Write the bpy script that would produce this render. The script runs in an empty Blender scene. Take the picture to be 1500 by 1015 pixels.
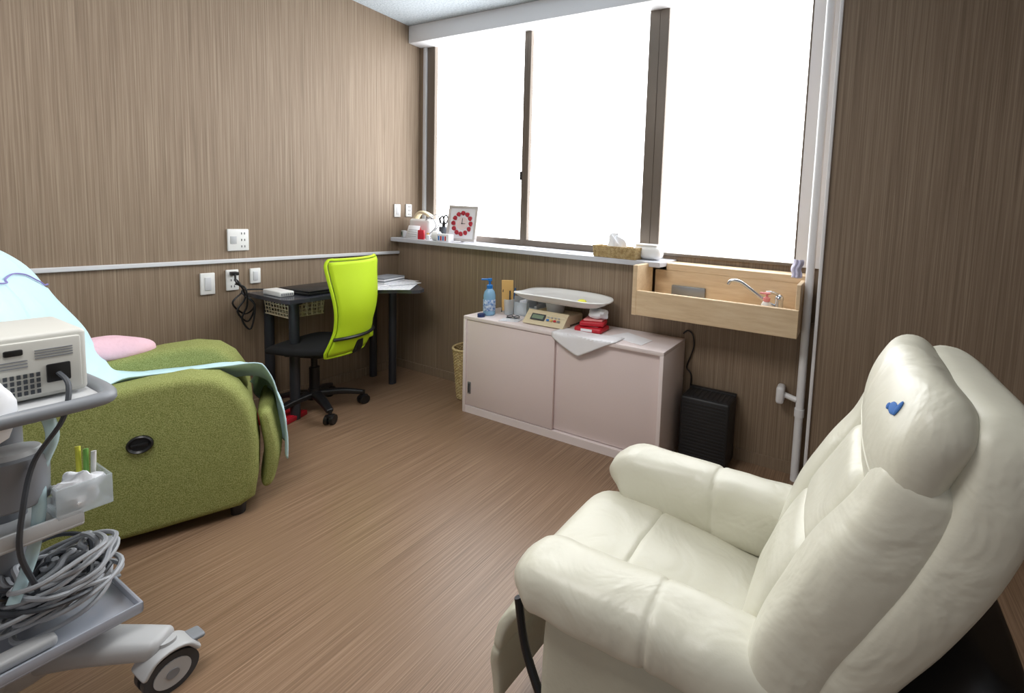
import bpy, bmesh, math, random
from mathutils import Vector, Matrix, noise
from mathutils.bvhtree import BVHTree
random.seed(7)
S=bpy.context.scene
COL=S.collection
pi=math.pi
# ---------------------------------------------------------------- materials
def lin(c):
    return tuple(((x/255)/12.92 if x/255<=.04045 else ((x/255+.055)/1.055)**2.4) for x in c)+(1,)
def mat(name,col,rough=.5,metal=0,bump=None,var=None,trans=0,emit=0,alpha=1,sheen=0,spec=None,coat=0):
    m=bpy.data.materials.new(name);m.use_nodes=True;nt=m.node_tree;p=nt.nodes["Principled BSDF"]
    p.inputs["Base Color"].default_value=lin(col);p.inputs["Roughness"].default_value=rough;p.inputs["Metallic"].default_value=metal
    if spec is not None:p.inputs["Specular IOR Level"].default_value=spec
    if coat:p.inputs["Coat Weight"].default_value=coat
    if trans:p.inputs["Transmission Weight"].default_value=trans
    if alpha<1:p.inputs["Alpha"].default_value=alpha
    if sheen:p.inputs["Sheen Weight"].default_value=sheen
    tc=nt.nodes.new("ShaderNodeTexCoord")
    if var:
        n=nt.nodes.new("ShaderNodeTexNoise");n.inputs["Scale"].default_value=var[0];n.inputs["Detail"].default_value=4
        r=nt.nodes.new("ShaderNodeMix");r.data_type='RGBA'
        nt.links.new(tc.outputs["Object"],n.inputs["Vector"])
        cr=nt.nodes.new("ShaderNodeMapRange");cr.inputs[1].default_value=.35;cr.inputs[2].default_value=.65
        nt.links.new(n.outputs["Fac"],cr.inputs[0]);nt.links.new(cr.outputs[0],r.inputs[0])
        r.inputs[6].default_value=lin(col);r.inputs[7].default_value=lin(var[1]);nt.links.new(r.outputs[2],p.inputs["Base Color"])
    if bump:
        n=nt.nodes.new("ShaderNodeTexNoise");n.inputs["Scale"].default_value=bump[0];n.inputs["Detail"].default_value=5
        b=nt.nodes.new("ShaderNodeBump");b.inputs["Strength"].default_value=bump[1];b.inputs["Distance"].default_value=bump[2] if len(bump)>2 else .01
        nt.links.new(tc.outputs["Object"],n.inputs["Vector"]);nt.links.new(n.outputs["Fac"],b.inputs["Height"]);nt.links.new(b.outputs[0],p.inputs["Normal"])
        if len(bump)>3:
            n2=nt.nodes.new("ShaderNodeTexNoise");n2.inputs["Scale"].default_value=bump[3];n2.inputs["Detail"].default_value=3;n2.inputs["Distortion"].default_value=1.2
            b2=nt.nodes.new("ShaderNodeBump");b2.inputs["Strength"].default_value=bump[4];b2.inputs["Distance"].default_value=bump[5]
            nt.links.new(tc.outputs["Object"],n2.inputs["Vector"]);nt.links.new(n2.outputs["Fac"],b2.inputs["Height"]);nt.links.new(b.outputs[0],b2.inputs["Normal"]);nt.links.new(b2.outputs[0],p.inputs["Normal"])
    return m
def grain(name,cols,scale,scale2,rough=.5,bumpd=.0015,spec=.5):
    m=bpy.data.materials.new(name);m.use_nodes=True;nt=m.node_tree;p=nt.nodes["Principled BSDF"]
    tc=nt.nodes.new("ShaderNodeTexCoord")
    def N(sc,det):
        mp=nt.nodes.new("ShaderNodeMapping");mp.inputs["Scale"].default_value=sc
        n=nt.nodes.new("ShaderNodeTexNoise");n.inputs["Scale"].default_value=1;n.inputs["Detail"].default_value=det;n.inputs["Roughness"].default_value=.65
        nt.links.new(tc.outputs["Object"],mp.inputs[0]);nt.links.new(mp.outputs[0],n.inputs["Vector"]);return n
    a=N(scale,5);b=N(scale2,3)
    mx=nt.nodes.new("ShaderNodeMath");mx.operation='MULTIPLY_ADD';mx.inputs[1].default_value=.7
    sc=nt.nodes.new("ShaderNodeMath");sc.operation='MULTIPLY';sc.inputs[1].default_value=.3
    nt.links.new(b.outputs["Fac"],sc.inputs[0]);nt.links.new(a.outputs["Fac"],mx.inputs[0]);nt.links.new(sc.outputs[0],mx.inputs[2])
    cr=nt.nodes.new("ShaderNodeValToRGB");e=cr.color_ramp.elements
    e[0].position=.31;e[0].color=lin(cols[0]);e[1].position=.69;e[1].color=lin(cols[2])
    k=e.new(.5);k.color=lin(cols[1])
    nt.links.new(mx.outputs[0],cr.inputs[0]);nt.links.new(cr.outputs[0],p.inputs["Base Color"])
    bp=nt.nodes.new("ShaderNodeBump");bp.inputs["Strength"].default_value=.2;bp.inputs["Distance"].default_value=bumpd
    nt.links.new(a.outputs["Fac"],bp.inputs["Height"]);nt.links.new(bp.outputs[0],p.inputs["Normal"])
    p.inputs["Roughness"].default_value=rough;p.inputs["Specular IOR Level"].default_value=spec
    return m
M_wall=grain("wall_wood_laminate",[(112,94,76),(139,120,100),(164,146,125)],(190,190,1.7),(80,80,.9),.55,.001)
M_floor=grain("striped_vinyl_floor",[(104,82,62),(138,111,88),(168,142,118)],(240,2.4,240),(110,1.2,110),.32,.001)
M_beech=grain("light_beech",[(208,180,144),(222,196,160),(232,210,178)],(6,50,50),(2,12,12),.5)
M_ceil=mat("ceiling_board",(206,214,220),.9,bump=(60,.5,.01),var=(90,(180,190,198)))
M_white=mat("white_paint",(214,215,218),.45)
M_pipe=mat("white_pvc",(236,236,238),.35)
M_sill=mat("sill_pale",(204,206,214),.35)
M_plastic=mat("white_plastic",(236,236,234),.35)
M_bronze=mat("bronze_aluminium",(116,106,96),.4,.3)
M_frost=mat("frosted_daylit_glass",(255,255,255),.4)
nt=M_frost.node_tree;p=nt.nodes["Principled BSDF"];p.inputs["Emission Color"].default_value=(.96,.98,1,1);p.inputs["Emission Strength"].default_value=5.0
M_black=mat("black_plastic",(22,22,24),.4)
M_charcoal=mat("charcoal_plastic",(34,34,36),.5)
M_blackmetal=mat("black_metal",(30,31,34),.35,.3)
M_leg=mat("dark_grey_metal",(52,55,62),.35,.2)
M_dgrey=mat("dark_grey",(62,66,72),.45)
M_grey=mat("grey_plastic",(132,136,142),.4)
M_lgrey=mat("light_grey_plastic",(186,188,190),.4)
M_monitor=mat("warm_grey_plastic",(202,202,196),.45)
M_cable=mat("grey_cable",(166,170,176),.45)
M_chrome=mat("chrome",(200,204,208),.15,1)
M_steel=mat("brushed_steel",(150,155,160),.4,.8)
M_desk=mat("dark_desk_laminate",(62,64,72),.22)
M_lime=mat("lime_mesh_fabric",(186,218,20),.7,bump=(500,.3,.002))
M_green=mat("green_woven_fabric",(182,186,122),.95,bump=(380,1,.005),var=(380,(130,140,74)),spec=.1)
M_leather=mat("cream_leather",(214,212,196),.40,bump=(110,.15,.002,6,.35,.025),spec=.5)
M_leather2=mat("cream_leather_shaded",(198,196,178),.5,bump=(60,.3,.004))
M_sheet=mat("pale_blue_cotton",(202,232,240),.9,bump=(14,.4,.02),spec=.1)
M_hem=mat("violet_hem",(140,130,190),.8)
M_pinkcloth=mat("pink_cotton",(230,190,202),.9,bump=(20,.4,.02))
M_cab=mat("pale_pink_steel",(240,228,227),.4,spec=.4)
M_cab2=mat("pink_door",(233,217,215),.42,spec=.4)
M_wicker=mat("wicker",(206,186,140),.7,var=(60,(172,146,100)))
M_paper=mat("paper",(246,246,250),.8)
M_print=mat("printed_paper",(206,212,222),.8,var=(70,(238,238,242)))
M_red=mat("red_plastic",(196,30,48),.4)
M_pink=mat("pink_plastic",(236,150,150),.4)
M_beige=mat("beige_plastic",(226,212,180),.45)
M_clear=mat("clear_plastic",(225,236,242),.1,alpha=.35)
M_clearblue=mat("clear_blue",(150,200,235),.15,alpha=.75)
M_blue=mat("blue_plastic",(30,120,200),.35)
M_logo=mat("blue_grey_thread",(60,110,180),.8)
M_navy=mat("navy_plastic",(30,50,100),.4)
M_kraft=mat("kraft_card",(222,180,110),.8)
M_yellow=mat("yellow_plastic",(232,230,80),.6)
M_lcd=mat("lcd",(130,150,130),.2)
M_towel=mat("lilac_towel",(214,212,236),.95,bump=(80,.5,.01))
M_tray=mat("smoky_tray",(176,182,194),.10,alpha=.75,coat=.6)
M_tissue=mat("tissue",(244,246,250),.95)
M_hose=mat("pale_hose",(200,228,234),.25,alpha=.7)
# ---------------------------------------------------------------- helpers
MX={}
def reg(ob,label,cat,group=None,kind=None):
    if label:ob["label"]=label
    if cat:ob["category"]=cat
    if group:ob["group"]=group
    if kind:ob["kind"]=kind
def thing(name,label,cat,loc=(0,0,0),rz=0,group=None):
    o=bpy.data.objects.new(name,None);o.empty_display_size=.05;COL.objects.link(o)
    o.location=loc;o.rotation_euler=(0,0,rz)
    MX[o.name]=Matrix.Translation(loc)@Matrix.Rotation(rz,4,'Z');reg(o,label,cat,group);return o
def cat_eval(pts,t):
    n=len(pts)-1;t=max(0,min(1,t))*n;i=min(int(t),n-1);u=t-i
    p0=pts[max(i-1,0)];p1=pts[i];p2=pts[i+1];p3=pts[min(i+2,n)]
    f=lambda a,b,c,d:.5*((2*b)+(-a+c)*u+(2*a-5*b+4*c-d)*u*u+(-a+3*b-3*c+d)*u*u*u)
    if isinstance(p0,(int,float)):return f(p0,p1,p2,p3)
    return Vector([f(p0[k],p1[k],p2[k],p3[k]) for k in range(len(p0))])
class B:
    def __init__(s,M=None):s.v=[];s.f=[];s.m=[];s.M=M or Matrix();s.mi=0
    def mat(s,i):s.mi=i;return s
    def add(s,vs,fs):
        o=len(s.v);s.v+=[s.M@Vector(v) for v in vs]
        for f in fs:s.f.append([o+i for i in f]);s.m.append(s.mi)
        return s
    def box(s,x0,x1,y0,y1,z0,z1,bev=0,seg=2,R=None):
        bm=bmesh.new();bmesh.ops.create_cube(bm,size=1)
        c=Vector(((x0+x1)/2,(y0+y1)/2,(z0+z1)/2));d=(abs(x1-x0),abs(y1-y0),abs(z1-z0))
        for v in bm.verts:v.co=Vector((v.co.x*d[0],v.co.y*d[1],v.co.z*d[2]))
        if bev:bmesh.ops.bevel(bm,geom=bm.edges[:],offset=min(bev,min(d)*.49),segments=seg,profile=.5,affect='EDGES')
        for v in bm.verts:
            co=v.co.copy()
            if R:co=R@co
            v.co=co+c
        bm.verts.index_update();s.add([v.co for v in bm.verts],[[v.index for v in f.verts] for f in bm.faces]);bm.free();return s
    def cyl(s,p0,p1,r0,r1=None,n=20,cap=True):
        p0=Vector(p0);p1=Vector(p1);r1=r0 if r1 is None else r1
        d=(p1-p0).normalized();a=d.orthogonal().normalized();b=d.cross(a)
        vs=[];fs=[]
        for p,r in((p0,r0),(p1,r1)):
            for i in range(n):
                t=2*pi*i/n;vs.append(p+a*r*math.cos(t)+b*r*math.sin(t))
        for i in range(n):fs.append([i,(i+1)%n,n+(i+1)%n,n+i])
        if cap:fs.append(list(range(n))[::-1]);fs.append(list(range(n,2*n)))
        return s.add(vs,fs)
    def tube(s,pts,r,n=8,k=6,smooth=True,closed=False):
        pts=[Vector(p) for p in pts]
        if smooth and len(pts)>2:
            N=(len(pts)-1)*k;pts=[cat_eval(pts,i/N) for i in range(N+1)]
        vs=[];fs=[];a=None
        for i,p in enumerate(pts):
            d=(pts[min(i+1,len(pts)-1)]-pts[max(i-1,0)])
            if d.length<1e-7:d=Vector((0,0,1))
            d.normalize()
            if a is None:a=d.orthogonal().normalized()
            else:
                a=a-d*a.dot(d)
                a=a.normalized() if a.length>1e-6 else d.orthogonal().normalized()
            b=d.cross(a)
            for j in range(n):
                t=2*pi*j/n;vs.append(p+a*r*math.cos(t)+b*r*math.sin(t))
        L=len(pts)
        for i in range(L-1):
            for j in range(n):fs.append([i*n+j,i*n+(j+1)%n,(i+1)*n+(j+1)%n,(i+1)*n+j])
        fs.append(list(range(n))[::-1]);fs.append([(L-1)*n+j for j in range(n)])
        return s.add(vs,fs)
    def lathe(s,prof,c=(0,0,0),n=32,sx=1,sy=1):
        vs=[];fs=[];L=len(prof)
        for r,z in prof:
            for j in range(n):
                t=2*pi*j/n;vs.append((c[0]+r*sx*math.cos(t),c[1]+r*sy*math.sin(t),c[2]+z))
        for i in range(L-1):
            for j in range(n):fs.append([i*n+j,i*n+(j+1)%n,(i+1)*n+(j+1)%n,(i+1)*n+j])
        fs.append(list(range(n))[::-1]);fs.append([(L-1)*n+j for j in range(n)])
        return s.add(vs,fs)
    def prism(s,poly,z0,z1):
        n=len(poly);vs=[(x,y,z0) for x,y in poly]+[(x,y,z1) for x,y in poly]
        fs=[[i,(i+1)%n,n+(i+1)%n,n+i] for i in range(n)]+[list(range(n))[::-1],list(range(n,2*n))]
        return s.add(vs,fs)
    def grid(s,fn,nu,nv):
        vs=[fn(i/nu,j/nv) for i in range(nu+1) for j in range(nv+1)]
        fs=[[i*(nv+1)+j,(i+1)*(nv+1)+j,(i+1)*(nv+1)+j+1,i*(nv+1)+j+1] for i in range(nu) for j in range(nv)]
        return s.add(vs,fs)
    def loft(s,path,side,w,h,rc=.03,n=3.2,ns=30,nr=40,groove=(),gd=.006,amp=0,fr=6,seed=0):
        path=[Vector(p) for p in path];side=Vector(side).normalized()
        NS=200;fine=[cat_eval(path,i/NS) for i in range(NS+1)]
        al=[0]
        for i in range(NS):al.append(al[-1]+(fine[i+1]-fine[i]).length)
        L=al[-1]
        secs=[]
        m=7
        for k in range(m+1):
            ph=k/m*pi/2;secs.append((rc*(1-math.cos(ph)),rc*(1-math.sin(ph))))
        body=[rc+(L-2*rc)*i/ns for i in range(1,ns)]
        for g in groove:
            for q,dd in((-.014,0),(-.006,gd*.3),(0,gd),(.006,gd*.3),(.014,0)):secs.append((g*L+q,dd))
            body=[b for b in body if abs(b-g*L)>.016]
        secs+=[(b,0) for b in body]
        for k in range(m+1):
            ph=k/m*pi/2;secs.append((L-rc*(1-math.cos(ph)),rc*(1-math.sin(ph))))
        secs.sort(key=lambda q:q[0])
        vs=[];fs=[]
        for a,sh in secs:
            i=0
            while i<NS-1 and al[i+1]<a:i+=1
            u=(a-al[i])/max(1e-9,al[i+1]-al[i]);t=(i+max(0,min(1,u)))/NS
            p=cat_eval(path,t);T=(cat_eval(path,min(1,t+.01))-cat_eval(path,max(0,t-.01))).normalized()
            U=side.cross(T).normalized()
            W=cat_eval(w,t) if isinstance(w,list) else w
            Hh=cat_eval(h,t) if isinstance(h,list) else h
            A=max(.003,W/2-sh);C=max(.003,Hh/2-sh)
            for j in range(nr):
                th=2*pi*j/nr;c=math.cos(th);q=math.sin(th)
                x=A*math.copysign(abs(c)**(2/n),c);y=C*math.copysign(abs(q)**(2/n),q)
                P=p+side*x+U*y
                if amp:
                    nz=noise.noise_vector(P*fr+Vector((seed,0,0)));P=P+nz*amp
                vs.append(P)
        K=len(secs)
        for i in range(K-1):
            for j in range(nr):fs.append([i*nr+j,i*nr+(j+1)%nr,(i+1)*nr+(j+1)%nr,(i+1)*nr+j])
        fs.append(list(range(nr))[::-1]);fs.append([(K-1)*nr+j for j in range(nr)])
        return s.add(vs,fs)
    def ball(s,c,rx,ry=None,rz=None,n=20,amp=0,fr=8):
        ry=rx if ry is None else ry;rz=rx if rz is None else rz
        vs=[];fs=[];m=n//2
        for i in range(m+1):
            ph=-pi/2+pi*i/m
            for j in range(n):
                t=2*pi*j/n;P=Vector((rx*math.cos(ph)*math.cos(t),ry*math.cos(ph)*math.sin(t),rz*math.sin(ph)))
                if amp:P=P*(1+amp*noise.noise(Vector(c)*5+P*fr))
                vs.append(P+Vector(c))
        for i in range(m):
            for j in range(n):fs.append([i*n+j,i*n+(j+1)%n,(i+1)*n+(j+1)%n,(i+1)*n+j])
        return s.add(vs,fs)
    def obj(s,name,mats,parent=None,label=None,cat=None,world=False,smooth=35,solid=0,subs=0,group=None,kind=None,rim=True):
        vs=s.v;origin=Vector((0,0,0))
        if parent is None:
            xs=[v.x for v in vs];ys=[v.y for v in vs];zs=[v.z for v in vs]
            if kind!='structure':origin=Vector(((min(xs)+max(xs))/2,(min(ys)+max(ys))/2,min(zs)))
        elif world:
            inv=MX[parent.name].inverted();vs=[inv@v for v in vs]
        me=bpy.data.meshes.new(name);me.from_pydata([v-origin for v in vs],[],s.f)
        if not isinstance(mats,(list,tuple)):mats=[mats]
        for m in mats:me.materials.append(m)
        me.polygons.foreach_set("material_index",s.m);me.validate();me.update()
        bm=bmesh.new();bm.from_mesh(me);bmesh.ops.recalc_face_normals(bm,faces=bm.faces[:]);bm.to_mesh(me);bm.free()
        if smooth:
            me.polygons.foreach_set("use_smooth",[True]*len(me.polygons))
            me.set_sharp_from_angle(angle=math.radians(smooth))
        ob=bpy.data.objects.new(name,me);ob.location=origin;COL.objects.link(ob)
        if parent:ob.parent=parent
        if solid:
            q=ob.modifiers.new("solid",'SOLIDIFY');q.thickness=solid;q.offset=0
        if subs:
            q=ob.modifiers.new("sub",'SUBSURF');q.levels=subs;q.render_levels=subs
        reg(ob,label,cat,group,kind);return ob
def T(x,y,z,rz=0,rx=0,ry=0):
    return Matrix.Translation((x,y,z))@Matrix.Rotation(rz,4,'Z')@Matrix.Rotation(ry,4,'Y')@Matrix.Rotation(rx,4,'X')
ST='structure'
XL=-3.21;YB=2.254;YW=2.45;ZC=2.655;XR=2.4;YF=-1.8
# ---------------------------------------------------------------- room
B().box(XL-.1,XR+.1,YF,2.6,-.08,0).obj("floor",M_floor,kind=ST,smooth=0)
B().box(XL-.1,XR+.1,YF,2.6,ZC,ZC+.08).obj("ceiling",M_ceil,kind=ST,smooth=0)
B().box(XL-.1,XL,YF,2.6,0,ZC).obj("wall_left",M_wall,kind=ST,smooth=0)
b=B();b.box(XL,-1.04,YB,2.6,0,1.0);b.box(XL,-3.165,2.43,2.6,1.0,ZC);b.obj("wall_back",M_wall,kind=ST,smooth=0)
B().box(-1.04,-.06,YB,2.6,0,.75).obj("wall_below_sink",M_wall,kind=ST,smooth=0)
B().box(-1.04,-.06,2.46,2.6,.75,1.05).obj("wall_behind_sink",M_wall,kind=ST,smooth=0)
B().box(XL,-.06,2.5,2.6,2.58,ZC).obj("wall_above_window",M_wall,kind=ST,smooth=0)
B().box(-.10,XR,2.165,2.6,0,ZC).obj("wall_right",M_wall,kind=ST,smooth=0)
B().box(XR,XR+.1,YF,2.6,0,ZC).obj("wall_side",M_wall,kind=ST,smooth=0)
B().box(XL,XL+.012,YF,YB,.0,.06).obj("baseboard_left",M_wall,kind=ST,smooth=0)
B().box(XL+.012,-.10,YB-.012,YB,0,.06).obj("baseboard_back",M_wall,kind=ST,smooth=0)
B().box(-.10,XR,2.153,2.165,0,.06).obj("baseboard_right",M_wall,kind=ST,smooth=0)
B().box(XL,XL+.018,YF,YB,.9,.922,.004).obj("trim_1",M_white,kind=ST,smooth=0)
B().box(XL,-.10,2.33,2.45,2.525,ZC,.004).obj("trim_2",M_pipe,kind=ST,smooth=0)
B().box(XL,-.945,2.19,2.452,1.0,1.03,.004).obj("trim_3",M_sill,kind=ST,smooth=0)
b=B();b.box(-.114,-.098,2.15,2.175,0,ZC,.004);b.obj("trim_4",M_pipe,kind=ST,smooth=0)
B().box(-3.165,-3.14,2.425,2.45,1.03,2.53).obj("trim_5",M_white,kind=ST,smooth=0)
B().box(-.252,-.10,2.44,2.5,1.05,2.6).obj("trim_6",M_pipe,kind=ST,smooth=0)
def window(n,x0,x1,fl,fr):
    b=B()
    z0,z1=1.03,2.60
    if n==3:z0=1.05
    b.box(x0,x0+fl,2.44,2.5,z0,z1,.004);b.box(x1-fr,x1,2.44,2.5,z0,z1,.004)
    b.box(x0,x1,2.441,2.5,z0,z0+(.045 if n<3 else .018),.004);b.box(x0,x1,2.441,2.5,z1-.04,z1,.004)
    b.mat(1).box(x0+fl*.5,x1-fr*.5,2.468,2.476,z0+.01,z1-.01)
    b.obj("window_%d"%n,[M_bronze,M_frost],kind=ST,smooth=0)
window(1,-3.14,-2.135,.085,.03)
window(2,-2.135,-1.13,.03,.07)
window(3,-1.13,-.252,.06,.01)
b=B();b.box(-2.172,-2.16,2.432,2.44,1.5,1.56,.002);b.obj("window_latch",M_black,label="small dark latch on the bronze window frame",cat="window latch")
# ---------------------------------------------------------------- pipe
pp=thing("drain_pipe","white vertical pipe in the corner beside the sink","pipe",(-.155,2.2,0))
b=B();b.cyl((-.155,2.2,0),(-.155,2.2,ZC),.020,n=24);b.obj("pipe",M_pipe,pp,world=True)
for z in(.35,2.5):
    b=B();b.cyl((-.155,2.2,z-.02),(-.155,2.2,z+.02),.024,n=24);b.obj("collar",M_pipe,pp,world=True)
b=B();b.cyl((-.17,2.2,.41),(-.235,2.215,.42),.014,n=20);b.box(-.272,-.232,2.18,2.254,.375,.465,.015,3);b.obj("outlet_branch",M_pipe,pp,world=True)
# ---------------------------------------------------------------- wall plates
def plate(y,z,w,h,label,kind=0):
    t=thing("wall_socket" if kind else "wall_plate",label,"socket" if kind else "switch plate",(XL,y,z-h/2))
    B().box(XL,XL+.012,y-w/2,y+w/2,z-h/2,z+h/2,.004,3).obj("plate",M_plastic,t,world=True)
    if kind:
        for c in ([.22] if w>.08 else [0]):
            for dz in(-.3,0,.3):
                for o in(-.007,.007):
                    B().box(XL+.011,XL+.0135,y+c*w+o-.0015,y+c*w+o+.0015,z+dz*h-.006,z+dz*h+.006).obj("slot",M_dgrey,t,world=True)
        if w>.08:
            B().box(XL+.011,XL+.0145,y-.036,y-.008,z-.022,z+.022,.002).obj("cover",M_lgrey,t,world=True)
    else:
        B().box(XL+.011,XL+.016,y-w*.22,y+w*.22,z-h*.3,z+h*.3,.002).obj("rocker",M_white,t,world=True)
plate(1.28,1.03,.095,.125,"white double socket plate on the wood wall",1)
plate(1.145,.79,.06,.12,"white blank switch plate low on the wood wall")
plate(1.25,.80,.055,.12,"white socket plate with black plugs by the desk",1)
plate(1.355,.815,.05,.09,"small white switch plate above the desk")
plate(2.24,1.235,.05,.10,"white switch plate beside the window corner")
plate(2.335,1.24,.05,.10,"white socket plate in the window corner",1)
# ---------------------------------------------------------------- sink unit
sk=thing("sink_unit","light beech boxed sink recess below the window","sink",(-.6,2.15,.75))
b=B()
b.box(-1.038,-1.012,2.05,2.254,.75,1.02,.003);b.obj("side_board",M_beech,sk,world=True,smooth=0)
B().box(-1.012,-.18,2.05,2.075,.752,.885,.003).obj("front_board",M_beech,sk,world=True,smooth=0)
B().box(-.945,-.18,2.29,2.44,.98,1.02,.003).obj("ledge",M_beech,sk,world=True,smooth=0)
B().box(-1.012,-.18,2.29,2.31,.79,.98).obj("back_board",M_beech,sk,world=True,smooth=0)
B().box(-.20,-.18,2.075,2.29,.752,1.0,.003).obj("end_board",M_beech,sk,world=True,smooth=0)
B().box(-1.012,-.20,2.075,2.29,.752,.80).obj("counter",M_beech,sk,world=True,smooth=0)
b=B();b.box(-.90,-.70,2.272,2.289,.80,.90,.004);b.obj("steel_plate",M_steel,sk,world=True)
fc=thing("faucet","chrome single-lever faucet with a long thin spout","faucet",(-.3,2.18,.8))
b=B();b.cyl((-.29,2.2,.8),(-.29,2.2,.9),.022,.02,24);b.ball((-.29,2.2,.905),.022);b.obj("body",M_chrome,fc,world=True)
b=B();b.tube([(-.30,2.2,.86),(-.36,2.19,.89),(-.44,2.18,.945),(-.49,2.17,.975),(-.53,2.165,.975),(-.545,2.165,.955)],.009,12);b.obj("spout",M_chrome,fc,world=True)
b=B();b.tube([(-.29,2.2,.92),(-.32,2.18,.935),(-.35,2.16,.935)],.007,10);b.obj("lever",M_chrome,fc,world=True)
sp=thing("soap_dispenser","white foam soap bottle with a pink pump head","soap bottle",(-.34,2.13,.8))
B().lathe([(.024,0),(.026,.005),(.026,.08),(.018,.095)],(-.34,2.13,.8),24).obj("bottle",M_plastic,sp,world=True)
b=B();b.lathe([(.012,.095),(.017,.1),(.017,.115),(.006,.12),(.006,.13),(.016,.133),(.016,.14)],(-.34,2.13,.8),20);b.box(-.375,-.34,2.125,2.135,.93,.94,.003);b.obj("pump_head",M_pink,sp,world=True)
def tw(u,v):
    return(-.225+.045*v-.01+.004*math.sin(u*9),2.17-.02*math.sin(v*pi)-.02*u+.006*math.sin(v*14+u*3),1.11-.085*u)
B().grid(tw,12,14).obj("hand_towel",M_towel,None,"folded lilac hand towel hanging by the pipe","towel",solid=.008)
# ---------------------------------------------------------------- cabinet
cb=thing("sliding_door_cabinet","low pale pink steel cabinet with two sliding doors under the window","cabinet",(-1.46,2.09,0))
X0,X1,Y0,Y1,Hc=-2.14,-.785,1.93,2.236,.615
b=B();b.box(X0,X0+.022,Y0,Y1,.0,Hc-.02,.002);b.box(X1-.022,X1,Y0,Y1,.0,Hc-.02,.002);b.box(X0,X1,Y0,Y1,Hc-.022,Hc,.003)
b.box(X0+.02,X1-.02,Y0+.004,Y1,0,.045);b.box(X0+.02,X1-.02,Y1-.01,Y1,.04,Hc-.02);b.obj("body",M_cab,cb,world=True)
d1=B().box(X0+.024,-1.45,Y0+.006,Y0+.02,.05,Hc-.026,.002).obj("door",M_cab2,cb,world=True)
d2=B().box(-1.47,X1-.024,Y0+.022,Y0+.036,.05,Hc-.026,.002).obj("door",M_cab2,cb,world=True)
MX[d1.name]=MX[cb.name]
b=B();b.box(-2.10,-2.075,Y0+.002,Y0+.0065,.125,.20,.002);b.mat(1).box(-2.094,-2.081,Y0+.001,Y0+.003,.135,.19);b.obj("handle",[M_steel,M_dgrey],d1,"small recessed steel pull",world=True)
# sanitizer
def bottle(x,y,z,label):
    t=thing("pump_bottle",label,"pump bottle",(x,y,z))
    B(T(x,y,z)).lathe([(.030,0),(.036,.006),(.036,.05),(.035,.09),(.036,.125),(.03,.15),(.015,.17)],n=28).obj("bottle",M_clearblue,t,world=True)
    b=B(T(x,y,z));b.lathe([(.0365,.03),(.0372,.031),(.0372,.1),(.0365,.101)],n=28);b.obj("label_band",mat("label_print",(220,232,244),.5,var=(60,(60,120,190))),t,world=True)
    b=B(T(x,y,z,.7));b.lathe([(.016,.168),(.018,.17),(.018,.19),(.007,.195),(.007,.215),(.013,.217),(.013,.232)],n=20);b.box(-.05,.0,-.006,.006,.221,.231,.003);b.obj("pump_head",M_blue,t,world=True)
bottle(-2.03,2.03,.615,"clear hand sanitizer bottle with a blue pump head")
b=B();b.lathe([(.022,0),(.022,.02),(.018,.022)],(-2.03,1.965,.615),20);b.obj("bottle_cap",M_navy,None,"small dark blue round cap on the cabinet top","cap")
cu=thing("pen_cup","clear acrylic cup holding pens and scissors","pen cup",(-1.95,2.12,.615))
B(T(-1.95,2.12,.615)).lathe([(.03,0),(.032,.005),(.036,.1),(.034,.1),(.028,.006)],n=24).obj("cup",M_clear,cu,world=True)
for i,(a,bb,m,l) in enumerate([(-.012,.01,M_red,.15),(.01,.012,M_blue,.16),(.012,-.012,M_dgrey,.15),(-.01,-.01,M_plastic,.17)]):
    B(T(-1.95,2.12,.623)).cyl((a,bb,0),(a*2.2,bb*2.2,l),.004,n=8).obj("pen",m,cu,world=True)
b=B(T(-1.955,2.11,.64,-1.0,0,.12));b.box(-.004,.004,-.035,.035,0,.20,.001);b.obj("kraft_envelope",M_kraft,None,"tall kraft card envelope standing in the pen cup","envelope")
b=B(T(-1.985,2.09,.63,.3,0,.1));b.box(-.002,.002,-.005,.005,0,.12)
b.tube([(0,0,.12),(0,-.014,.135),(0,-.012,.155),(0,.002,.15),(0,.0,.12)],.003,6);b.tube([(0,0,.12),(0,.016,.135),(0,.014,.155),(0,-.002,.15),(0,.0,.12)],.003,6)
b.obj("scissors",M_dgrey,None,"small scissors standing beside the pen cup","scissors")
for i,(x,y,w,h,l) in enumerate([(-1.865,2.17,.1,.12,"clear acrylic drawer box with small supplies"),(-1.775,2.18,.065,.085,"small clear plastic box holding white packets")]):
    t=thing("acrylic_box",l,"organizer box",(x,y,.615))
    b=B(T(x,y,.615));b.box(-w/2,w/2,-.045,.045,0,.004);b.box(-w/2,-w/2+.003,-.045,.045,0,h);b.box(w/2-.003,w/2,-.045,.045,0,h);b.box(-w/2,w/2,-.045,-.042,0,h*.7);b.box(-w/2,w/2,.042,.045,0,h);b.obj("shell",M_clear,t,world=True,smooth=0)
    b=B(T(x,y,.62));b.box(-w/2+.01,w/2-.012,-.035,.03,0,h*.45,.004);b.mat(1).box(-w/2+.02,w/2-.02,-.02,.035,h*.45,h*.72,.004);b.obj("packet",[M_paper,M_print],t,world=True)
b=B(T(-1.83,2.0,.616,.4));b.prism([(-.06,-.035),(.06,-.04),(.065,.03),(-.055,.04)],0,.002);b.obj("paper_slip",M_print,None,"small printed slip lying on the cabinet top","paper")
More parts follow.
